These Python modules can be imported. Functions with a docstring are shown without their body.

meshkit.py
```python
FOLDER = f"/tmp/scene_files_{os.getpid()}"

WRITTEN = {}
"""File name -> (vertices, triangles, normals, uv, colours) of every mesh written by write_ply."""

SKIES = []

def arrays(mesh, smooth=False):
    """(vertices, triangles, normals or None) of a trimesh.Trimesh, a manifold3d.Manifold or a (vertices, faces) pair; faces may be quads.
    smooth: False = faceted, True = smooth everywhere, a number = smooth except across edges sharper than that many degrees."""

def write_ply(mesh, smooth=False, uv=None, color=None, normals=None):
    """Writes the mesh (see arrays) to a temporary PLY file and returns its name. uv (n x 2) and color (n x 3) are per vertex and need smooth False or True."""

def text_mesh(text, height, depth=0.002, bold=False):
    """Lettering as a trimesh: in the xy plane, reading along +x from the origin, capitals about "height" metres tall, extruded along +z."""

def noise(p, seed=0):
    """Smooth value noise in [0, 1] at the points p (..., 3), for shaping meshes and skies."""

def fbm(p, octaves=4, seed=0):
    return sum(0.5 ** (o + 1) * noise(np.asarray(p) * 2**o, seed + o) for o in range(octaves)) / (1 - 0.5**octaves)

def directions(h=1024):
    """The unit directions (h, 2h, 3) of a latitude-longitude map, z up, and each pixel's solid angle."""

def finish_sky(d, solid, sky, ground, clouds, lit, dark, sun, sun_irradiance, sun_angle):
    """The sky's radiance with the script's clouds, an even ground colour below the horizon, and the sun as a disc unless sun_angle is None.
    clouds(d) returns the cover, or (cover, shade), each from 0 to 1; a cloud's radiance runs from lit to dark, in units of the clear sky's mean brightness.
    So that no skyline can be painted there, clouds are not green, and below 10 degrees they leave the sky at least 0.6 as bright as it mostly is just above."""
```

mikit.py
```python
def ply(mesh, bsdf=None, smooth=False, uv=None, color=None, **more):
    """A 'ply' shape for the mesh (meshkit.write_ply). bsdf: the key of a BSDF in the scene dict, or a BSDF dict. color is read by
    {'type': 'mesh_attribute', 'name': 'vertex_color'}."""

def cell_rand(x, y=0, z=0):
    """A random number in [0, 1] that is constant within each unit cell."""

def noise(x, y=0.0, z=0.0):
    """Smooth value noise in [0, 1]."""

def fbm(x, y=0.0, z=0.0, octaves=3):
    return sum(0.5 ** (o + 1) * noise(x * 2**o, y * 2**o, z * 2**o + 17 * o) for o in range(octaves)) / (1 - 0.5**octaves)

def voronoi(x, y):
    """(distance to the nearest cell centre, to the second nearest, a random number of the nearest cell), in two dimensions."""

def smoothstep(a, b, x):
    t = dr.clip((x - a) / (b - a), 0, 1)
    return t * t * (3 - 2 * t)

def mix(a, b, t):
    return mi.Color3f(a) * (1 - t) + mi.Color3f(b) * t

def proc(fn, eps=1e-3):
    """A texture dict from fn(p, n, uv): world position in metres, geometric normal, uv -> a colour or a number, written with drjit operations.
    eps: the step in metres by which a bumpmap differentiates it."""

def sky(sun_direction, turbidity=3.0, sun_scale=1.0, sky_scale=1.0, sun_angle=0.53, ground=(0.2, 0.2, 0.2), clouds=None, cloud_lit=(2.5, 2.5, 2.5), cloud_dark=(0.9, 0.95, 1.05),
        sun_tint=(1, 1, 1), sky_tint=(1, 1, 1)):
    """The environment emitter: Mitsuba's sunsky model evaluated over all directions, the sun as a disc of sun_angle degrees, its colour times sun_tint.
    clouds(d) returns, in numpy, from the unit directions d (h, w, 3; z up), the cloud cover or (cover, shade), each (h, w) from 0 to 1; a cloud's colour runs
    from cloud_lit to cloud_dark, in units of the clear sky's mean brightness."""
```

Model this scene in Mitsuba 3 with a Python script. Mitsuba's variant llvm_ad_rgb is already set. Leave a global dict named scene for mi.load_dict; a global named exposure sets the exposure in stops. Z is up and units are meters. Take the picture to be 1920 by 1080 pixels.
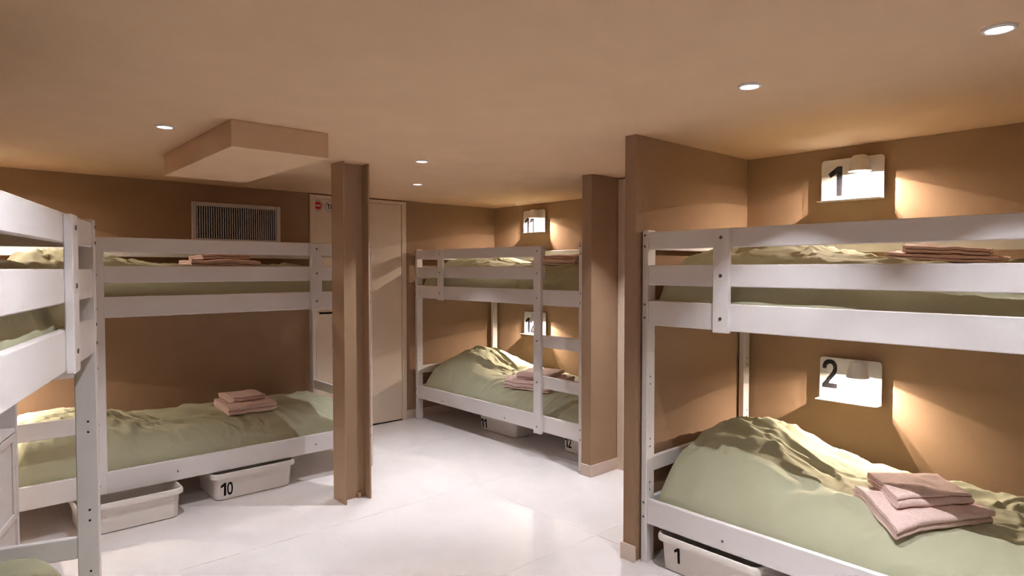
import math, numpy as np, trimesh, mitsuba as mi, mikit, meshkit
import drjit as dr
from shapely.geometry import Polygon, LineString, Point, box as sbox
from shapely import affinity

T = mi.ScalarTransform4f
scene, labels = {}, {}
exposure = 0.40

# ------------------------------------------------------------------ camera
CAM_H, F_PX, PITCH, YAW = 1.3856, 1180.54, math.radians(1.679), math.radians(41.752)
fw = [math.sin(YAW) * math.cos(PITCH), math.cos(YAW) * math.cos(PITCH), -math.sin(PITCH)]
scene['camera'] = {'type': 'perspective', 'fov_axis': 'x', 'fov': math.degrees(2 * math.atan(960 / F_PX)),
                   'near_clip': 0.05, 'far_clip': 50.0,
                   'to_world': T().look_at(origin=[0, 0, CAM_H], target=[fw[0], fw[1], CAM_H + fw[2]], up=[0, 0, 1])}

# ------------------------------------------------------------------ light levels (all lamps are built below, with their fittings)
DOWN_W = 7.6                      # W/sr of a ceiling downlight
DOWN_RGB = (0.955, 0.97, 1.03)
READ_W = 3.0                       # W/sr of a reading lamp under its shade
READ_RGB = (1.0, 0.825, 0.68)
CEIL = 2.015

# ------------------------------------------------------------------ materials
def rgb(r, g, b): return {'type': 'rgb', 'value': [r, g, b]}
def princ(col, rough=0.5, spec=0.5, **k):
    return {'type': 'principled', 'base_color': col if isinstance(col, dict) else rgb(*col), 'roughness': rough, 'specular': spec, **k}
def two(b): return {'type': 'twosided', 'bsdf': b}

WALL = (0.303, 0.197, 0.125)
CEILC = (0.63, 0.445, 0.292)
def wall_fn(p, n, uv):
    k = mikit.fbm(p.x * 7, p.y * 7, p.z * 7, 3)
    return mikit.mix((WALL[0] * .955, WALL[1] * .95, WALL[2] * .945), (WALL[0] * 1.04, WALL[1] * 1.045, WALL[2] * 1.05), k)
def ceil_fn(p, n, uv):
    k = mikit.fbm(p.x * 7, p.y * 7, p.z * 7, 3)
    return mikit.mix([c * .96 for c in CEILC], [c * 1.04 for c in CEILC], k)
def floor_fn(p, n, uv):
    a = mikit.fbm(p.x * 2.3, p.y * 2.3, 1.7, 4)
    b = mikit.fbm(p.x * 17, p.y * 17, 4.1, 3)
    t = mikit.smoothstep(.25, .75, a) * .7 + b * .3
    tile = mikit.cell_rand((p.x - 0.435) / 1.027, (p.y - 0.09) / 1.02, 3) * .03
    return mikit.mix((.60, .56, .54), (.69, .655, .64), t) * (1 - tile)
def cloth_fn(p, n, uv):
    k = mikit.fbm(p.x * 4, p.y * 4, p.z * 4, 3)
    return mikit.mix((.375, .375, .255), (.425, .425, .30), k)
def towel_fn(p, n, uv):
    k = mikit.fbm(p.x * 160, p.y * 160, p.z * 160, 2)
    return mikit.mix((.58, .42, .375), (.74, .57, .525), k)
def wood_fn(p, n, uv):
    k = mikit.fbm(p.x * 3, p.y * 3, p.z * 3, 3)
    return mikit.mix((.71, .685, .68), (.76, .735, .73), k)

M = {
    'wall_paint': {'type': 'bumpmap', 'arbitrary': mikit.proc(lambda p, n, uv: mikit.fbm(p.x * 90, p.y * 90, p.z * 90, 2), eps=2e-3), 'scale': 0.0006,
                   'bsdf': princ(mikit.proc(wall_fn), 0.8, 0.08)},
    'ceiling_paint': two(princ(mikit.proc(ceil_fn), 0.8, 0.08)),
    'column_paint': two(princ((.345, .228, .140), 0.5, 0.4)),
    'tile': princ(mikit.proc(floor_fn), 0.42, 0.45),
    'tile_skirting': princ((.62, .51, .435), 0.45, 0.4),
    'grout': princ((.76, .73, .71), 0.8, 0.2),
    'white_wood': two(princ(mikit.proc(wood_fn), 0.42, 0.4)),
    'white_metal': two(princ((.80, .79, .79), 0.35, 0.5)),
    'white_plastic': two(princ((.74, .70, .655), 0.38, 0.5)),
    'cream_door': two(princ((.72, .605, .485), 0.45, 0.4)),
    'cream_frame': two(princ((.74, .62, .50), 0.45, 0.4)),
    'cabinet_white': two(princ((.70, .665, .655), 0.45, 0.4)),
    'duvet': two(princ(mikit.proc(cloth_fn), 0.85, 0.05, sheen=0.2)),
    'towel': two(princ(mikit.proc(towel_fn), 0.95, 0.05, sheen=0.5)),
    'black': two(princ((.010, .009, .011), 0.8, 0.1)),
    'bolt_metal': two(princ((.16, .15, .15), 0.35, 0.5, metallic=0.8)),
    'hole_dark': two(princ((.05, .035, .03), 0.8, 0.1)),
    'grille_white': two(princ((.62, .60, .62), 0.4, 0.5)),
    'grille_dark': two(princ((.018, .018, .03), 0.7, 0.2)),
    'red': two(princ((.50, .02, .025), 0.4, 0.4)),
    'sticker_white': two(princ((.72, .68, .66), 0.4, 0.4)),
    'sticker_grey': two(princ((.30, .29, .31), 0.4, 0.4)),
}
bump = M['wall_paint']
bump['bump_texture'] = bump.pop('arbitrary')
M['wall_paint'] = two(bump)
for k, v in M.items(): scene[k + '_material'] = v
def mat(k): return k + '_material'

# ------------------------------------------------------------------ helpers
used = {}
def fresh(base):
    n = used.get(base, -1) + 1
    used[base] = n
    return base if n == 0 else f'{base}_{n:03d}'
def put(name, mesh, material, parent=None, smooth=False, **more):
    key = fresh((parent + '__' + name) if parent else name)
    scene[key] = mikit.ply(mesh, mat(material), smooth=smooth, **more)
    return key
def tag(key, label=None, cat=None, group=None, kind=None):
    d = {}
    if label: d['label'] = label
    if cat: d['category'] = cat
    if group: d['group'] = group
    if kind: d['kind'] = kind
    labels[key] = d
    return key
def thing(name, label, cat, group=None):
    return tag(fresh(name), label, cat, group)
def struct(name, mesh, material, label, cat='structure', smooth=False):
    return tag(put(name, mesh, material, smooth=smooth), label, cat, kind='structure')

def bevel_box(a, b, c=0.003):
    """A box between two corners with chamfered edges."""
    a, b = np.minimum(a, b).astype(float), np.maximum(a, b).astype(float)
    c = min(c, 0.3 * float((b - a).min()))
    pts = []
    for sx in (0, 1):
        for sy in (0, 1):
            for sz in (0, 1):
                P = np.array([b[0] if sx else a[0], b[1] if sy else a[1], b[2] if sz else a[2]])
                s = np.array([-1 if sx else 1, -1 if sy else 1, -1 if sz else 1])
                for k in range(3):
                    q = P + s * c; q[k] = P[k]; pts.append(q)
    return trimesh.convex.convex_hull(np.array(pts))
def plain_box(a, b):
    a, b = np.minimum(a, b), np.maximum(a, b)
    m = trimesh.creation.box(b - a); m.apply_translation((a + b) / 2); return m
def prism(poly, z0, z1):
    m = trimesh.creation.extrude_polygon(poly, z1 - z0, engine='earcut'); m.apply_translation([0, 0, z0]); return m
def cat_(ms): return trimesh.util.concatenate(ms)

class Frame:
    """Local axes: o origin, a, b, c the world directions of local x, y, z."""
    def __init__(s, o, a, b, c=(0, 0, 1)):
        s.m = np.eye(4); s.m[:3, 0], s.m[:3, 1], s.m[:3, 2], s.m[:3, 3] = a, b, c, o
        s.flip = np.linalg.det(s.m[:3, :3]) < 0
    def __call__(s, mesh):
        m = mesh.copy()
        v = m.vertices @ s.m[:3, :3].T + s.m[:3, 3]
        f = m.faces[:, ::-1] if s.flip else m.faces
        return trimesh.Trimesh(v, f, process=False)
    def pt(s, p): return s.m[:3, :3] @ np.asarray(p, float) + s.m[:3, 3]

def loft(rings, cap=(True, True)):
    """Closed rings of equal vertex count joined in order."""
    n = len(rings[0]); V = np.vstack(rings); F_ = []
    i = np.arange(n); j = (i + 1) % n
    for k in range(len(rings) - 1):
        p, q = k * n, (k + 1) * n
        F_ += [np.stack([p + i, p + j, q + j], 1), np.stack([p + i, q + j, q + i], 1)]
    for w, k in ((0, 0), (1, len(rings) - 1)):
        if cap[w]:
            c = len(V); V = np.vstack([V, rings[k].mean(0)[None]])
            f = np.stack([k * n + j, k * n + i, np.full(n, c)], 1)
            F_.append(f if w == 0 else f[:, ::-1])
    return trimesh.Trimesh(V, np.vstack(F_), process=False)
def round_rect(w, d, r, z, n=5, cx=0, cy=0):
    pts = []
    for qx, qy, a0 in ((1, 1, 0), (-1, 1, 90), (-1, -1, 180), (1, -1, 270)):
        for a in np.linspace(a0, a0 + 90, n):
            pts.append((cx + qx * (w / 2 - r) + r * math.cos(math.radians(a)), cy + qy * (d / 2 - r) + r * math.sin(math.radians(a)), z))
    return np.array(pts)
def lathe(profile, seg=36, caps=(False, False)):
    a = np.arange(seg) * 2 * np.pi / seg
    rings = [np.stack([r * np.cos(a), r * np.sin(a), np.full(seg, z)], 1) for r, z in profile]
    return loft(rings, caps)
def disc(r, h, seg=24):
    return trimesh.creation.cylinder(r, h, sections=seg)
def text(t, h, depth=0.0012, narrow=0.9):
    m = meshkit.text_mesh(t, h, depth, bold=True)
    m.apply_scale([narrow, 1, 1]); return m
def digits(t, h, w, gap, depth=0.0012):
    """Numerals, each h tall and w wide, lower left corner at the origin."""
    out = []
    for k, ch in enumerate(t):
        if ch == '1':       # a plain one without a foot
            m = trimesh.creation.extrude_polygon(Polygon([(.62, 0), (1, 0), (1, 2.2), (.66, 2.2), (.0, 1.72), (.17, 1.40), (.62, 1.70)]), depth, engine='earcut')
        else: m = meshkit.text_mesh(ch, h, depth, bold=True)
        lo, hi = m.bounds
        m.apply_translation([-lo[0], -lo[1], 0]); m.apply_scale([w / (hi[0] - lo[0]), h / (hi[1] - lo[1]), 1]); m.apply_translation([k * (w + gap), 0, 0])
        out.append(m)
    return cat_(out)

class Frame:
    """Local axes: o origin, a, b, c the world directions of local x, y, z."""
    def __init__(s, o, a, b, c=(0, 0, 1)):
        s.m = np.eye(4); s.m[:3, 0], s.m[:3, 1], s.m[:3, 2], s.m[:3, 3] = a, b, c, o
        s.flip = np.linalg.det(s.m[:3, :3]) < 0
    def __call__(s, mesh):
        m = mesh.copy()
        v = m.vertices @ s.m[:3, :3].T + s.m[:3, 3]
        f = m.faces[:, ::-1] if s.flip else m.faces
        return trimesh.Trimesh(v, f, process=False)
    def pt(s, p): return s.m[:3, :3] @ np.asarray(p, float) + s.m[:3, 3]

def loft(rings, cap=(True, True)):
    """Closed rings of equal vertex count joined in order."""
    n = len(rings[0]); V = np.vstack(rings); F_ = []
    i = np.arange(n); j = (i + 1) % n
    for k in range(len(rings) - 1):
        p, q = k * n, (k + 1) * n
        F_ += [np.stack([p + i, p + j, q + j], 1), np.stack([p + i, q + j, q + i], 1)]
    for w, k in ((0, 0), (1, len(rings) - 1)):
        if cap[w]:
            c = len(V); V = np.vstack([V, rings[k].mean(0)[None]])
            f = np.stack([k * n + j, k * n + i, np.full(n, c)], 1)
            F_.append(f if w == 0 else f[:, ::-1])
    return trimesh.Trimesh(V, np.vstack(F_), process=False)
def round_rect(w, d, r, z, n=5, cx=0, cy=0):
    pts = []
    for qx, qy, a0 in ((1, 1, 0), (-1, 1, 90), (-1, -1, 180), (1, -1, 270)):
        for a in np.linspace(a0, a0 + 90, n):
            pts.append((cx + qx * (w / 2 - r) + r * math.cos(math.radians(a)), cy + qy * (d / 2 - r) + r * math.sin(math.radians(a)), z))
    return np.array(pts)
def lathe(profile, seg=36, caps=(False, False)):
    a = np.arange(seg) * 2 * np.pi / seg
    rings = [np.stack([r * np.cos(a), r * np.sin(a), np.full(seg, z)], 1) for r, z in profile]
    return loft(rings, caps)
def disc(r, h, seg=24):
    return trimesh.creation.cylinder(r, h, sections=seg)
def text(t, h, depth=0.0012, narrow=0.9):
    m = meshkit.text_mesh(t, h, depth, bold=True)
    m.apply_scale([narrow, 1, 1]); return m

# ------------------------------------------------------------------ the setting
UF = np.array([-0.2915, -0.9566]); NF = np.array([-0.9566, 0.2915])     # along the slanted left wall towards the camera, and outwards through it
YB, XR, XB = 4.985, 3.435, 4.205                                          # back wall, right wall, far alcove wall
C1 = np.array([0.075, YB]); C2 = C1 + UF * 6.883
YFRONT = C2[1]
room = Polygon([C1, (XB, YB), (XB, 2.840), (3.165, 2.840), (3.165, 2.758), (3.46, 2.758), (3.46, 1.876), (2.392, 1.876), (2.392, 1.812), (XR, 1.812), (XR, YFRONT), C2])
struct('floor', prism(room, -0.06, -0.0008), 'grout', 'pale grout joints between the large floor tiles', 'floor')
TX, TY, TXO, TYO = 1.027, 1.02, 0.435, 0.09
for i in range(-3, 5):
    for j in range(-3, 6):
        g = 0.0013
        cell = sbox(TXO + i * TX + g, TYO + j * TY + g, TXO + (i + 1) * TX - g, TYO + (j + 1) * TY - g).intersection(room)
        for q in (getattr(cell, 'geoms', [cell]) if not cell.is_empty else []):
            if q.area > 0.002: put('tile', prism(q, -0.0006, 0.0), 'tile', 'floor')
struct('ceiling', prism(room, CEIL, CEIL + 0.08), 'ceiling_paint', 'taupe brown painted ceiling with recessed downlights', 'ceiling')
struct('wall_back', plain_box((C1[0] - .1, YB, 0), (XB + .1, YB + .1, CEIL)), 'wall_paint', 'taupe brown wall with vent grille and cream door', 'wall')
struct('wall_far', plain_box((XB, 2.758, 0), (XB + .1, YB, CEIL)), 'wall_paint', 'taupe brown wall carrying the lamps numbered 11 and 12', 'wall')
struct('wall_right', plain_box((XR, YFRONT, 0), (XR + .1, 1.812, CEIL)), 'wall_paint', 'taupe brown wall carrying the lamps numbered 1 and 2', 'wall')
struct('wall_partition', plain_box((2.392, 1.812, 0), (3.56, 1.876, CEIL)), 'wall_paint', 'thin taupe partition wall beside the right bunk bed', 'wall')
struct('wall_alcove', plain_box((3.165, 2.758, 0), (XB, 2.840, CEIL)), 'wall_paint', 'taupe partition at the foot of the far bunk bed', 'wall')
struct('wall_corridor', plain_box((3.46, 1.876, 0), (3.56, 2.758, CEIL)), 'wall_paint', 'short taupe wall behind the door between the partitions', 'wall')
struct('wall_left', prism(Polygon([C1, C2, C2 + NF * .1, C1 + NF * .1]), 0, CEIL), 'wall_paint', 'slanting taupe wall behind the left foreground bunk bed', 'wall')
struct('wall_front', plain_box((C2[0], YFRONT - .1, 0), (XR + .1, YFRONT, CEIL)), 'wall_paint', 'taupe wall behind the camera', 'wall')
SK, ST = 0.078, 0.011
def skirting(name, p0, p1, nrm, label):
    p0, p1, nrm = map(np.asarray, (p0, p1, nrm))
    fr = Frame((*p0, 0), (*((p1 - p0) / np.linalg.norm(p1 - p0)), 0), (*nrm, 0))
    struct(name, fr(bevel_box((0, 0, 0), (np.linalg.norm(p1 - p0), ST, SK), .0015)), 'tile_skirting', label, 'baseboard')
skirting('baseboard_partition', (2.392, 1.801), (2.392, 1.887), (-1, 0), 'pale tile skirting on the end of the partition beside the right bunk')
skirting('baseboard_partition_side', (2.392, 1.876), (3.449, 1.876), (0, 1), 'pale tile skirting on the far side of the partition')
skirting('baseboard_alcove_end', (3.165, 2.747), (3.165, 2.840), (-1, 0), 'pale tile skirting on the narrow end of the alcove partition')
skirting('baseboard_alcove', (3.165, 2.758), (3.449, 2.758), (0, -1), 'pale tile skirting along the alcove partition face')
skirting('baseboard_back', (C1[0] + .02, YB), (2.205, YB), (0, -1), 'pale tile skirting under the vent grille wall')
skirting('baseboard_back_right', (3.136, YB), (XB - .012, YB), (0, -1), 'pale tile skirting right of the cream door')
skirting('baseboard_far', (XB, 2.845), (XB, YB), (-1, 0), 'pale tile skirting behind the far bunk bed')
skirting('baseboard_right', (XR, YFRONT), (XR, 1.808), (-1, 0), 'pale tile skirting behind the right bunk bed')
skirting('baseboard_left', C1 + UF * .03, C2 - UF * .03, -NF, 'pale tile skirting along the slanting left wall')

# doors
d1 = thing('door_1', 'cream flush door with black lever handle and round stickers', 'door'); labels[d1]['kind'] = 'structure'
X0, X1, ZT, FW = 2.212, 3.130, 2.004, 0.045
for a, b in (((X0, YB - .022, 0), (X0 + FW, YB - .002, ZT)), ((X1 - FW, YB - .022, 0), (X1, YB - .002, ZT)), ((X0 + FW, YB - .022, ZT - .03), (X1 - FW, YB - .002, ZT))):
    put('frame', bevel_box(a, b, .002), 'cream_frame', d1)
put('leaf', bevel_box((X0 + FW + .003, YB - .016, .012), (X1 - FW - .003, YB - .002, ZT - .033), .002), 'cream_door', d1)
put('threshold', plain_box((X0 + FW, YB - .015, .0003), (X1 - FW, YB - .002, .010)), 'hole_dark', d1)
hx = X0 + FW + .028
h_ = put('handle', cat_([bevel_box((hx, YB - .062, 1.015), (hx + .105, YB - .050, 1.033), .004),
                         bevel_box((hx, YB - .062, 1.016), (hx + .016, YB - .016, 1.032), .003)]), 'black', d1)
labels[h_] = {'label': 'black lever handle'}
def round_sticker(name, x, z, r, ring, inner, label, cat):
    t = thing(name, label, cat)
    R = trimesh.transformations.rotation_matrix(np.pi / 2, [1, 0, 0])
    def d(rr, y0, h):
        m = disc(rr, h, 40); m.apply_transform(R); m.apply_translation([x, y0, z]); return m
    put('backing', d(r, YB - .0170, .0016), ring, t)
    put('face', d(r * .86, YB - .0182, .0012), inner, t)
    return t
s1 = round_sticker('no_entry_sticker', 2.282, 1.915, .046, 'sticker_grey', 'sticker_white', 'round red sticker with a white bar at the top corner of the door', 'sticker')
R = trimesh.transformations.rotation_matrix(np.pi / 2, [1, 0, 0])
m = disc(.033, .0012, 40); m.apply_transform(R); m.apply_translation([2.282, YB - .0193, 1.915]); put('red_disc', m, 'red', s1)
put('white_bar', bevel_box((2.260, YB - .0206, 1.909), (2.304, YB - .0196, 1.921), .0003), 'sticker_white', s1)
s2 = round_sticker('lettered_sticker', 2.392, 1.912, .046, 'sticker_grey', 'sticker_white', 'round grey rimmed sticker with black letters next to the steel column', 'sticker')
m = text('TE', .042, .001, .8); m.apply_transform(R); m.apply_translation([2.359, YB - .0190, 1.890]); put('lettering', m, 'black', s2)

d2 = thing('door_2', 'cream door frame glimpsed between the two partitions', 'door'); labels[d2]['kind'] = 'structure'
put('frame', bevel_box((3.436, 2.700, 0), (3.458, 2.755, ZT), .002), 'cream_frame', d2)
put('frame', bevel_box((3.436, 1.880, 0), (3.458, 1.935, ZT), .002), 'cream_frame', d2)
put('frame', bevel_box((3.436, 1.935, ZT - .045), (3.458, 2.700, ZT), .002), 'cream_frame', d2)
put('leaf', bevel_box((3.440, 1.937, .010), (3.458, 2.697, ZT - .048), .002), 'cream_door', d2)

# boxed duct under the ceiling
t = thing('ceiling_duct_box', 'shallow taupe box hanging from the ceiling above the back left bunk', 'duct box')
put('casing', bevel_box((.888, 2.757, 1.900), (1.321, 3.862, CEIL), .002), 'ceiling_paint', t)

# steel column
t = thing('steel_column', 'taupe painted steel H column standing at the corner of the left bunk', 'column')
CX0, CX1, CY0, CY1 = 1.708, 1.880, 3.384, 3.536
put('flange', bevel_box((CX0, CY0, 0), (CX0 + .011, CY1, CEIL), .002), 'column_paint', t)
put('flange', bevel_box((CX1 - .011, CY0, 0), (CX1, CY1, CEIL), .002), 'column_paint', t)
put('web', plain_box((CX0 + .011, 3.456, 0), (CX1 - .011, 3.465, CEIL)), 'column_paint', t)
m = disc(.016, .03, 20); m.apply_translation([CX1 - .045, 3.452, .015]); put('bolt_stub', m, 'column_paint', t)

# vent grille
t = thing('vent_grille', 'white framed wall vent with thin vertical slats above the left bunk', 'vent')
VX0, VX1, VZ0, VZ1, VF = 1.319, 1.968, 1.585, 1.883, .030
put('backing', plain_box((VX0 + .01, YB - .004, VZ0 + .01), (VX1 - .01, YB - .0005, VZ1 - .01)), 'grille_dark', t)
for a, b in (((VX0, VZ0), (VX0 + VF, VZ1)), ((VX1 - VF, VZ0), (VX1, VZ1)), ((VX0 + VF, VZ1 - VF), (VX1 - VF, VZ1)), ((VX0 + VF, VZ0), (VX1 - VF, VZ0 + VF))):
    put('frame', bevel_box((a[0], YB - .018, a[1]), (b[0], YB - .0005, b[1]), .003), 'grille_white', t)
for k in range(36):
    x = VX0 + VF + (VX1 - VX0 - 2 * VF) * (k + .5) / 36
    put('slat', plain_box((x - .0029, YB - .015, VZ0 + VF), (x + .0029, YB - .005, VZ1 - VF)), 'grille_white', t)

# ------------------------------------------------------------------ downlights
def downlight(x, y, label, power=1.0, cut=39.0):
    t = thing('downlight', label, 'downlight', 'recessed ceiling downlights')
    m = lathe([(.030, -.0005), (.030, -.0045), (.032, -.006), (.037, -.005), (.040, -.002), (.040, -.0003)], 40); m.apply_translation([x, y, CEIL])
    put('trim_ring', m, 'white_metal', t, smooth=30)
    m = lathe([(.030, -.0040), (.018, -.0046), (.004, -.0048)], 40, (False, True)); m.apply_translation([x, y, CEIL])
    if m.face_normals[:, 2].mean() > 0: m = trimesh.Trimesh(m.vertices, m.faces[:, ::-1], process=False)
    k = put('lens', m, 'white_metal', t)
    scene[k]['emitter'] = {'type': 'area', 'radiance': rgb(*(3.0 * c for c in DOWN_RGB)), 'sampling_weight': 0.0}
    scene[t + '_beam'] = {'type': 'spot', 'intensity': rgb(*(DOWN_W * power * c for c in DOWN_RGB)), 'cutoff_angle': cut, 'beam_width': 7.0,
                          'to_world': T().look_at(origin=[x, y, CEIL - .012], target=[x, y, 0], up=[0, 1, 0])}
for x, y, l, *w in ((2.057, .394, 'small round white downlight in the ceiling nearest the top right corner', 1), (2.057, 1.082, 'small round white downlight in the ceiling left of the lamp numbered 1', 1),
                   (.718, 3.098, 'small round white downlight in the ceiling left of the duct box', 1), (2.057, 3.090, 'small round white downlight in the ceiling just right of the steel column', 1),
                   (2.581, 3.936, 'small round white downlight in the ceiling close to the cream door', 1),
                   (3.06, 2.33, 'recessed downlight in the passage between the two partitions', 1.3), (.40, 1.20, 'recessed downlight above the open floor beside the left foreground bunk', .9, 66.0), (.70, -.75, 'recessed downlight near the wall behind the view', 1), (2.057, -.75, 'recessed downlight at the near end of the right bunk', 1)):
    downlight(x, y, l, *w)

# ------------------------------------------------------------------ numbered reading lamps
def reading_lamp(o, a, n, number, dig, label, power=1.0):
    """o: lower left corner of the plate on the wall, a: to the right along the wall, n: out of the wall."""
    fr = Frame(o, (*a, 0), (*n, 0))
    t = thing('reading_lamp', label, 'wall lamp', 'numbered reading lamps over the bunks')
    W, Hh, o0, th = .296, .217, .022, .004
    prof = sbox(0, 0, W, Hh).buffer(-.018).buffer(.018).union(sbox(0, 0, W, .03))
    pl = trimesh.creation.extrude_polygon(prof, th, engine='earcut')
    pl = trimesh.Trimesh(np.stack([pl.vertices[:, 0], pl.vertices[:, 2] + o0, pl.vertices[:, 1]], 1), pl.faces[:, ::-1], process=False)
    put('plate', fr(pl), 'white_metal', t)
    sp = sbox(0, 0, W, .066).buffer(-.010).buffer(.010).union(sbox(0, 0, W, .02))
    m = prism(sp, 0, .004); m.apply_translation([0, o0 + th, 0])
    put('shelf', fr(m), 'white_metal', t)
    put('bracket', fr(plain_box((.08, 0, .07), (.216, o0, .15))), 'white_metal', t)
    cx, cy, z1, z0 = .204, o0 + th + .056, .214, .137
    sh = lathe([(.0515, z0), (.0345, z1 - .004), (.031, z1), (.004, z1), (.004, z1 - .0025), (.0315, z1 - .005), (.0490, z0), (.0515, z0)], 40); sh.apply_translation([cx, cy, 0])
    put('shade', fr(sh), 'white_metal', t, smooth=35)
    m = disc(.007, cy - o0 - th - .035, 14); m.apply_transform(trimesh.transformations.rotation_matrix(np.pi / 2, [1, 0, 0])); m.apply_translation([cx, (o0 + th + cy - .035) / 2, .185])
    put('arm', fr(m), 'white_metal', t)
    b = lathe([(.0455, z0 + .017), (.030, z0 + .0150), (.006, z0 + .0140)], 32, (False, True)); b.apply_translation([cx, cy, 0])
    if b.face_normals[:, 2].mean() > 0: b = trimesh.Trimesh(b.vertices, b.faces[:, ::-1], process=False)
    k = put('bulb', fr(b), 'white_metal', t)
    scene[k]['emitter'] = {'type': 'area', 'radiance': rgb(*(8.0 * c for c in READ_RGB)), 'sampling_weight': 0.0}
    for e, (dx, dy, dz) in enumerate(((-.012, .006, .0015), (.012, -.006, .0125))):
        q = fr.pt((cx + dx, cy + dy, z0 + dz))
        scene[f'{t}_beam_{e}'] = {'type': 'spot', 'intensity': rgb(*(.5 * READ_W * power * c for c in READ_RGB)), 'cutoff_angle': 89.0, 'beam_width': 52.0,
                                  'to_world': T().look_at(origin=q.tolist(), target=[q[0], q[1], q[2] - 1], up=[0, 1, 0])}
    put('switch_slot', fr(plain_box((cx - .006, o0 + th, .046), (cx + .006, o0 + th + .001, .0495))), 'sticker_grey', t)
    if number:
        m = digits(number, dig[2], dig[3], .010)
        m = trimesh.Trimesh(np.stack([m.vertices[:, 0] + dig[0], m.vertices[:, 2] + o0 + th - .0001, m.vertices[:, 1] + dig[1]], 1), m.faces[:, ::-1], process=False)
        k = put('number', fr(m), 'black', t); labels[k] = {'label': f'black number {number}'}
    return t
reading_lamp((XR, 1.389, 1.733), (0, -1), (-1, 0), '1', (.034, .030, .150, .068), 'white reading lamp plate numbered 1 above the right bunk bed')
reading_lamp((XR, 1.384, .712), (0, -1), (-1, 0), '2', (.014, .058, .150, .074), 'white reading lamp plate numbered 2 over the lower right bunk')
reading_lamp((XB, 4.512, 1.735), (0, -1), (-1, 0), '11', (.012, .006, .142, .064), 'white reading lamp plate numbered 11 above the far bunk bed')
reading_lamp((XB, 4.500, .760), (0, -1), (-1, 0), '12', (.014, .018, .142, .064), 'white reading lamp plate numbered 12 over the lower far bunk, partly behind the ladder')
for z in (1.735, .73):      # the left bunk's own lamps, on the slanting wall at its head, just outside the frame
    q = C1 + UF * .62
    reading_lamp((*q, z), -UF, -NF, None, None, 'white reading lamp on the slanting wall at the head of the left bunk, ' + ('upper' if z > 1 else 'lower'), .9)

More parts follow.
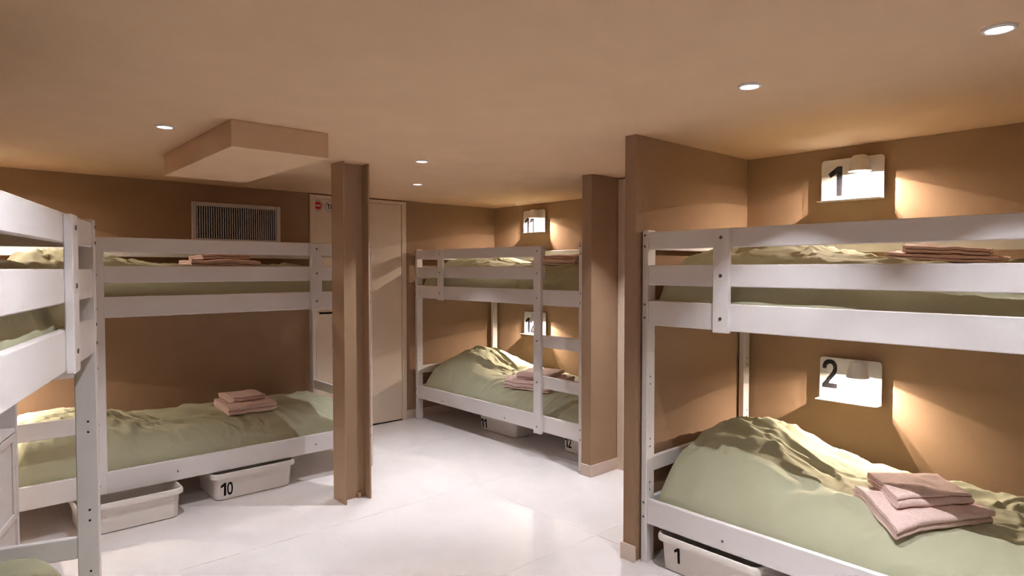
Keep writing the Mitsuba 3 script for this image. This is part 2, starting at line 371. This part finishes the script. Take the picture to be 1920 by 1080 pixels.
# ------------------------------------------------------------------ bunk beds
BL, BW, BH, PT, PD = 2.055, .97, 1.57, .031, .062
Z_LOW0, Z_UP0, Z_MID0, Z_TOP0 = (.186, .304), (1.126, 1.240), (1.3125, 1.406), (1.478, 1.560)
def bunk(fr, label, dz=0.0, zs=0.0):
    t = thing('bunk_bed', label, 'bunk bed', 'white wooden bunk beds')
    def bb(name, a, b, parent=t, c=.003): return put(name, fr(bevel_box(a, b, c)), 'white_wood', parent)
    def bolt(u, z, v=-.0012, r=.0055, parent=t, axis='v', name='bolt', m_='bolt_metal'):
        m = disc(r, .0024, 12)
        if axis == 'v':
            m.apply_transform(trimesh.transformations.rotation_matrix(np.pi / 2, [1, 0, 0])); m.apply_translation([u, v, z])
        else:
            m.apply_transform(trimesh.transformations.rotation_matrix(np.pi / 2, [0, 1, 0])); m.apply_translation([u, v, z])
        put(name, fr(m), m_, parent)
    posts = {}
    Z_LOW = (Z_LOW0[0] + dz, Z_LOW0[1] + dz)
    Z_UP, Z_MID, Z_TOP = [(a + zs, b + zs) for a, b in (Z_UP0, Z_MID0, Z_TOP0)]
    for i, u in enumerate((0, BL - PT)):
        for j, v in enumerate((0, BW - PD)):
            posts[i, j] = bb('post', (u, v, 0), (u + PT, v + PD, BH + zs))
            if j == 0:
                for z in (1.545 + zs, 1.493 + zs, 1.222 + zs, 1.160 + zs, .286, .218): bolt(u + PT / 2, z, parent=posts[i, j])
            for z in (.882, .847, .586, .551, .38, .345):
                bolt(PT + .0004 if i == 0 else BL - PT - .0004, z, v=v + (.026 if j == 0 else PD - .026), r=.0036, axis='u', parent=posts[i, j], name='peg_hole', m_='hole_dark')
    lp0, lp1 = BL - .459, BL - .382                       # the ladder's post
    v0, v1 = .006, .030
    bb('lower_rail', (PT, v0, Z_LOW[0]), (BL - PT, v1, Z_LOW[1]))
    bb('upper_rail', (PT, v0, Z_UP[0]), (BL - PT, v1, Z_UP[1]))
    bb('guard_rail', (PT, v0, Z_MID[0]), (lp1, v1, Z_MID[1]))
    bb('guard_rail', (PT, v0, Z_TOP[0]), (lp1, v1, Z_TOP[1]))
    s = bb('guard_post', (.375, v0 - .022, 1.118 + zs), (.449, v0, 1.556 + zs))
    for z in (1.520, 1.3595, 1.178): bolt(.412, z + zs, v=v0 - .0232, r=.007, parent=s)
    l = bb('ladder_post', (lp0, v0 - .026, .186), (lp1, v0, 1.556 + zs))
    for z in (1.520, 1.3595, 1.178, .865, .563, .236): bolt((lp0 + lp1) / 2, z, v=v0 - .0272, r=.006, parent=l)
    for z in (.82, .521): bb('rung', (lp1 - .03, v0, z), (BL - PT, v0 + .026, z + .088))
    for z in (Z_LOW, Z_UP, (1.47 + zs, 1.562 + zs)): bb('back_rail', (PT, BW - v1, z[0]), (BL - PT, BW - v0, z[1]))
    for u in (.004, BL - .004 - .022):
        for z in (Z_LOW, (.425, .496), Z_UP, Z_TOP): bb('end_board', (u, PD, z[0]), (u + .022, BW - PD, z[1]))
    for z in (.205, 1.155): put('bed_base', fr(plain_box((PT, v1, z), (BL - PT, BW - v1, z + .014))), 'white_wood', t)
    bolt(.42, .228, v=v0 - .0008, parent=t); bolt(1.25, .228, v=v0 - .0008, parent=t)
    return t
FR_R = Frame((2.427, 1.800, 0), (0, -1, 0), (1, 0, 0))
FR_B = Frame((3.198, 4.924, 0), (0, -1, 0), (1, 0, 0))
FR_L = Frame((2.205, 3.945, 0), (-1, 0, 0), (0, 1, 0))
FR_F = Frame((.366, 2.505, 0), (*UF, 0), (*NF, 0))
bunk(FR_R, 'white wooden bunk bed on the right beside the lamps numbered 1 and 2')
bunk(FR_B, 'white wooden bunk bed with ladder in the far alcove by lamps 11 and 12', .014)
bunk(FR_L, 'white wooden bunk bed along the back wall below the vent grille', -.010)
bunk(FR_F, 'white wooden bunk bed cut off by the left edge, closest to the camera', 0, -.019)

# ------------------------------------------------------------------ duvets
def duvet_mesh(seed, zbase, ztop, hump_u, hump_h, u0=.040, u1=BL - .040, v0=.033, v1=BW - .033, nu=250, nv=120, rv=.34, pv=1.7, crease=1.0):
    rng = np.random.default_rng(seed)
    def axis(n, lo, hi, r):
        k = n // 6
        c = r * (1 - np.cos(np.linspace(0, np.pi / 2, k)))
        return np.concatenate([lo + c, np.linspace(lo + r, hi - r, n - 2 * k + 2)[1:-1], (hi - c)[::-1]])
    ru = .11
    rv0 = rv
    us, vs = axis(nu, u0, u1, ru), axis(nv, v0, v1, rv)
    U, V = np.meshgrid(us, vs, indexing='ij')
    def f(d, r, p): return (1 - (1 - np.clip(d / r, 0, 1)) ** p) ** (1 / p)
    hd = np.clip(np.abs(U - hump_u) / .85 - .35, 0, 1)
    RV = .15 + (rv - .15) * hd * hd * (3 - 2 * hd)
    fu = f(U - u0, ru, 2.5) * f(u1 - U, .10, 2.2)
    fv = f(V - v0, RV, pv) * f(v1 - V, .12, 2.2)
    edge = fu * fv
    du, dv = (U - hump_u) / .30, (V - .52) / .36
    hump = hump_h * np.exp(-(np.abs(du) ** 2.6 + np.abs(dv) ** 3.2)) + .35 * hump_h * np.exp(-(((U - hump_u - .25) / .42) ** 2 + ((V - .55) / .4) ** 2))
    P = np.stack([U * 2.2, V * 2.2, np.full_like(U, seed * 3.7)], -1)
    low = (meshkit.fbm(P, 3, seed) - .5) * .050
    wx = (meshkit.fbm(P * 1.6 + 9.1, 3, seed + 5) - .5) * .16
    wy = (meshkit.fbm(P * 1.6 + 23.7, 3, seed + 7) - .5) * .16
    Uw, Vw = U + wx, V + wy
    C = np.zeros_like(U)
    for k in range(150):
        cu, cv = rng.uniform(u0, u1), rng.uniform(v0, v1)
        near = k % 5 < 2
        if near:
            a = rng.uniform(0, 2 * np.pi); rr = rng.uniform(.25, .6)
            cu, cv = hump_u + rr * math.cos(a), .5 + .75 * rr * math.sin(a)
            th = a + rng.normal(0, .35)
        else:
            th = rng.normal(.45, .55)
        ln, w = (rng.uniform(.12, .36), rng.uniform(.008, .018)) if near else (rng.uniform(.08, .34), rng.uniform(.009, .028))
        A = rng.uniform(.35, 1.0) * w * (.62 if near else .85) * rng.choice([1, 1, -.55])
        cvt = rng.normal(0, 1.3)
        tx, ty = (Uw - cu) * math.cos(th) + (Vw - cv) * math.sin(th), -(Uw - cu) * math.sin(th) + (Vw - cv) * math.cos(th)
        d = ty - cvt * tx ** 2
        C += A * np.exp(-(tx / ln) ** 2) * (np.exp(-(d / w) ** 2) - .45 * np.exp(-((d + 1.7 * w) / (1.5 * w)) ** 2))
    Q = np.stack([Uw * 7, Vw * 11, np.full_like(U, seed * 1.3)], -1)
    rid = np.abs(meshkit.fbm(Q, 2, seed + 11) - .5)
    fine = -(np.exp(-(rid / .06) ** 2)) * .0038
    Z = zbase + (ztop - zbase + hump + low) * edge + (C * 1.0 + fine) * crease * np.clip(edge * 1.4, 0, 1)
    # the front face swells and puckers a little
    bulge = np.clip(1 - (V - v0) / rv, 0, 1) * fu * edge
    Vd = V - bulge * (.010 * np.sin(U * 21 + 4 * meshkit.noise(P * 2, seed)) + .010) * .9
    Vd = np.maximum(Vd, v0 - .0008)
    top = np.stack([U, Vd, Z], -1).reshape(-1, 3)
    n, m = U.shape
    i = np.arange(n * m).reshape(n, m)
    F1 = np.stack([i[:-1, :-1], i[1:, :-1], i[1:, 1:]], -1).reshape(-1, 3)
    F2 = np.stack([i[:-1, :-1], i[1:, 1:], i[:-1, 1:]], -1).reshape(-1, 3)
    loop = np.concatenate([i[:, 0], i[-1, 1:], i[-2::-1, -1], i[0, -2:0:-1]])
    base = len(top)
    V2 = np.vstack([top, [[(u0 + u1) / 2, (v0 + v1) / 2, zbase]]])
    cap = np.stack([np.roll(loop, -1), loop, np.full(len(loop), base)], 1)
    return trimesh.Trimesh(V2, np.vstack([F1, F2, cap]), process=False)
def duvet(fr, seed, zbase, ztop, hu, hh, label, **k):
    m_ = fr(duvet_mesh(seed, zbase, ztop, hu, hh, **k))
    t = put('duvet', m_, 'duvet', smooth=True)
    tag(t, label, 'duvet', 'sage green duvets on the bunks')
    return m_
D = {}
D['RL'] = duvet(FR_R, 1, .220, .450, .25, .145, 'sage green duvet on the lower right bunk, rumpled over a pillow, under lamp 2')
D['RU'] = duvet(FR_R, 2, 1.170, 1.410, .36, .085, 'sage green duvet on the upper right bunk behind the guard rails below lamp 1')
D['BL'] = duvet(FR_B, 3, .220, .455, .32, .150, 'sage green duvet on the lower far bunk seen behind the ladder')
D['BU'] = duvet(FR_B, 4, 1.170, 1.415, .40, .085, 'sage green duvet on the upper far bunk below lamp 11')
D['LL'] = duvet(FR_L, 5, .220, .435, BL - .36, .10, 'smooth sage green duvet on the lower back bunk above the storage bin numbered 10')
D['LU'] = duvet(FR_L, 6, 1.170, 1.405, BL - .38, .07, 'sage green duvet on the upper back bunk below the vent grille')
D['FU'] = duvet(FR_F, 7, 1.145, 1.385, .45, .07, 'sage green duvet on the upper bunk of the bed at the left edge')
D['FL'] = duvet(FR_F, 8, .200, .498, .45, .0, 'sage green duvet corner in the bottom left corner on the lower left bunk', nu=180, nv=90, crease=.4)

# ------------------------------------------------------------------ towels
def towel_mesh(seed, w, d, layers, th=.0145):
    rng = np.random.default_rng(seed)
    pts = []
    for k in range(layers):
        z = (k + .5) * th
        l, r = (rng.uniform(0, .012) if k % 2 else 0), w - rng.uniform(0, .010)
        seg = [(l, z), (r, z)] if k % 2 == 0 else [(r, z), (l, z)]
        pts += seg
        if k < layers - 1:
            x = seg[1][0]; s = 1 if k % 2 == 0 else -1
            for a in np.linspace(-80, 80, 7): pts.append((x + s * .5 * th * math.cos(math.radians(a)), z + .5 * th + .5 * th * math.sin(math.radians(a))))
    poly = LineString(pts).buffer(th * .43, quad_segs=3)
    m = trimesh.creation.extrude_polygon(poly, d, engine='earcut')
    v, f = trimesh.remesh.subdivide_to_size(m.vertices, m.faces, .022)
    m = trimesh.Trimesh(v, f, process=False); m.merge_vertices()
    v = np.stack([m.vertices[:, 0], m.vertices[:, 2], m.vertices[:, 1]], 1)
    f = m.faces[:, ::-1]
    h = layers * th
    q = v * [6, 6, 40]
    edge = np.minimum(np.minimum(v[:, 0], w - v[:, 0]), np.minimum(v[:, 1], d - v[:, 1]))
    v2 = v.copy()
    v2[:, 2] += (v[:, 2] / h) * ((meshkit.fbm(v * [9, 9, 0] + seed, 3, seed) - .5) * .018 - .003 * np.exp(-np.clip(edge, 0, 1) / .012))
    v2[:, 0] += (meshkit.fbm(q + 5, 2, seed + 1) - .5) * .008
    v2[:, 1] += (meshkit.fbm(q + 11, 2, seed + 2) - .5) * .010
    v2[:, 2] = np.maximum(v2[:, 2], .0002 + .12 * v[:, 2])
    v2[:, :2] -= [w / 2, d / 2]
    return trimesh.Trimesh(v2, f, process=False), h
from scipy.interpolate import LinearNDInterpolator
from scipy.ndimage import gaussian_filter
def height_under(duvet_mesh_, x, y, r=.34):
    """A smoothed height function of the duvet around (x, y)."""
    v = duvet_mesh_.vertices[:-1]
    v = v[(np.abs(v[:, 0] - x) < r + .1) & (np.abs(v[:, 1] - y) < r + .1)]
    g = np.linspace(-r, r, 69)
    X, Y = np.meshgrid(x + g, y + g, indexing='ij')
    Z = LinearNDInterpolator(v[:, :2], v[:, 2])(X, Y)
    Z = np.where(np.isnan(Z), np.nanmin(Z), Z)
    A = np.stack([X.ravel(), Y.ravel(), np.ones(X.size)], 1)
    near = (np.hypot(X - x, Y - y) < .2).ravel()
    plane = (A @ np.linalg.lstsq(A[near], Z.ravel()[near], rcond=None)[0]).reshape(X.shape)
    S = plane + .55 * (np.maximum(Z, gaussian_filter(Z, 3)) - plane) + .004
    def h(p):
        a = np.clip((p[:, 0] - x + r) / (2 * r) * 68, 0, 67.999); b = np.clip((p[:, 1] - y + r) / (2 * r) * 68, 0, 67.999)
        i, j = a.astype(int), b.astype(int); s, t = a - i, b - j
        return S[i, j] * (1 - s) * (1 - t) + S[i + 1, j] * s * (1 - t) + S[i, j + 1] * (1 - s) * t + S[i + 1, j + 1] * s * t
    return h
def towels(bed, x, y, rot, where, seed, big=(.34, .46, 4), small=(.24, .30, 3), off=(0.02, .06), drot=6):
    hf = height_under(D[bed], x, y)
    B = trimesh.transformations.rotation_matrix(math.radians(rot), [0, 0, 1]); B[:3, 3] = (x, y, 0)
    m, h = towel_mesh(seed, *big)
    top = m.vertices[:, 2].max()
    m2, h2 = towel_mesh(seed + 50, *small)
    m2.apply_transform(trimesh.transformations.rotation_matrix(math.radians(drot), [0, 0, 1])); m2.apply_translation([off[0], off[1], top - .004])
    for q, lab in ((m, 'folded pink bath towel, lower of the pair on ' + where), (m2, 'small folded pink towel, upper of the pair on ' + where)):
        q.apply_transform(B)
        v = q.vertices.copy(); v[:, 2] += hf(v)
        q = trimesh.Trimesh(v, q.faces, process=False)
        tag(put('towel', q, 'towel', smooth=40), lab, 'towel', 'folded pink towels')
towels('RL', 2.765, .742, -127.7, 'the lower right bunk', 21, big=(.25, .37, 4), small=(.195, .275, 3), off=(-.025, .01), drot=-5)
towels('LL', 1.49, 4.41, -92, 'the lower bunk above bin 10', 22, big=(.33, .31, 4), small=(.24, .215, 3), off=(-.05, -.005))
towels('BL', 3.56, 3.66, 8, 'the lower far bunk', 23, off=(.02, .0))
towels('RU', 2.92, .705, 2, 'the upper right bunk', 24, big=(.30, .36, 2), small=(.24, .27, 2), off=(0, 0))
towels('LU', 1.34, 4.42, 88, 'the upper back bunk', 25, big=(.34, .42, 3), small=(.24, .30, 2), off=(0, 0))
towels('BU', 3.68, 3.46, 4, 'the upper far bunk', 26, big=(.34, .44, 3), small=(.24, .34, 2), off=(0, 0))

# ------------------------------------------------------------------ storage bins
def bin_mesh(wb=.455, wt=.490, db=.345, dt=.378, h=.166):
    r = .035
    rings = [round_rect(wb - .016, db - .016, r, 0), round_rect(wb, db, r, .006), round_rect(wt - .018, dt - .018, r, h - .032), round_rect(wt + .018, dt + .018, r + .010, h - .030), round_rect(wt + .020, dt + .020, r + .010, h - .012),
             round_rect(wt + .010, dt + .010, r + .005, h - .002), round_rect(wt - .004, dt - .004, r, h), round_rect(wt - .022, dt - .022, r, h - .010), round_rect(wb - .008, db - .008, r, .008)]
    return loft(rings)
def storage_bin(x, y, rot, number, label, dig=None):
    t = thing('storage_bin', label, 'storage bin', 'white storage bins under the beds')
    a = math.radians(rot)
    fr = Frame((x, y, .0004), (math.cos(a), math.sin(a), 0), (-math.sin(a), math.cos(a), 0))       # local -y is the front
    put('tub', fr(bin_mesh()), 'white_plastic', t, smooth=40)
    if number:
        m = digits(number, dig[2], dig[3], .006)
        v = m.vertices
        z = v[:, 1] + dig[1]
        k = (z - .006) / .134
        yf = -(.345 + (.362 - .345) * k) / 2
        m = trimesh.Trimesh(np.stack([v[:, 0] + dig[0], yf - v[:, 2] - .0002, z], 1), m.faces, process=False)
        if m.volume < 0: m = trimesh.Trimesh(m.vertices, m.faces[:, ::-1], process=False)
        k = put('number', fr(m), 'black', t); labels[k] = {'label': f'black number {number}'}
storage_bin(1.385, 4.115, 0, '10', 'white plastic storage bin numbered 10 under the back bunk', (-.205, .028, .078, .033))
storage_bin(.705, 4.02, 0, None, 'white plastic storage bin half hidden behind the left foreground bed post')
storage_bin(3.425 + .172, 4.025, -90, '11', 'white plastic storage bin numbered 11 under the far bunk', (-.212, .020, .078, .036))
storage_bin(3.475 + .172, 3.075, -90, '12', 'white plastic storage bin numbered 12 at the foot of the far bunk', (-.208, .036, .078, .030))
storage_bin(2.445 + .172, 1.463, -90, '1', 'white plastic storage bin numbered 1 under the right bunk', (-.160, .052, .070, .030))

# ------------------------------------------------------------------ white cabinet at the left edge
t = thing('white_cabinet', 'white cabinet with framed panel door cut off by the left edge', 'cabinet')
fc = Frame((.222, 3.72, 0), (*UF, 0), (*NF, 0))
CW, CD, CH = .62, .47, 1.15
def cb(name, a, b, c=.003): return put(name, fc(bevel_box(a, b, c)), 'cabinet_white', t)
cb('side_panel', (0, 0, 0), (.020, CD, CH)); cb('side_panel', (CW - .020, 0, 0), (CW, CD, CH))
cb('back_panel', (.02, CD - .012, .02), (CW - .02, CD, CH)); cb('top_panel', (.02, 0, CH - .02), (CW - .02, CD - .012, CH))
cb('shelf', (.02, .004, .632), (CW - .02, CD - .012, .652)); cb('plinth', (.02, .012, 0), (CW - .02, .03, .222))
dk = put('door', fc(bevel_box((.024, .012, .228), (CW - .024, .024, .626), .002)), 'cabinet_white', t)
for a, b in (((.024, .228), (.056, .626)), ((CW - .056, .228), (CW - .024, .626)), ((.056, .594), (CW - .056, .626)), ((.056, .228), (CW - .056, .260))):
    put('frame_strip', fc(bevel_box((a[0], .002, a[1]), (b[0], .012, b[1]), .003)), 'cabinet_white', dk)
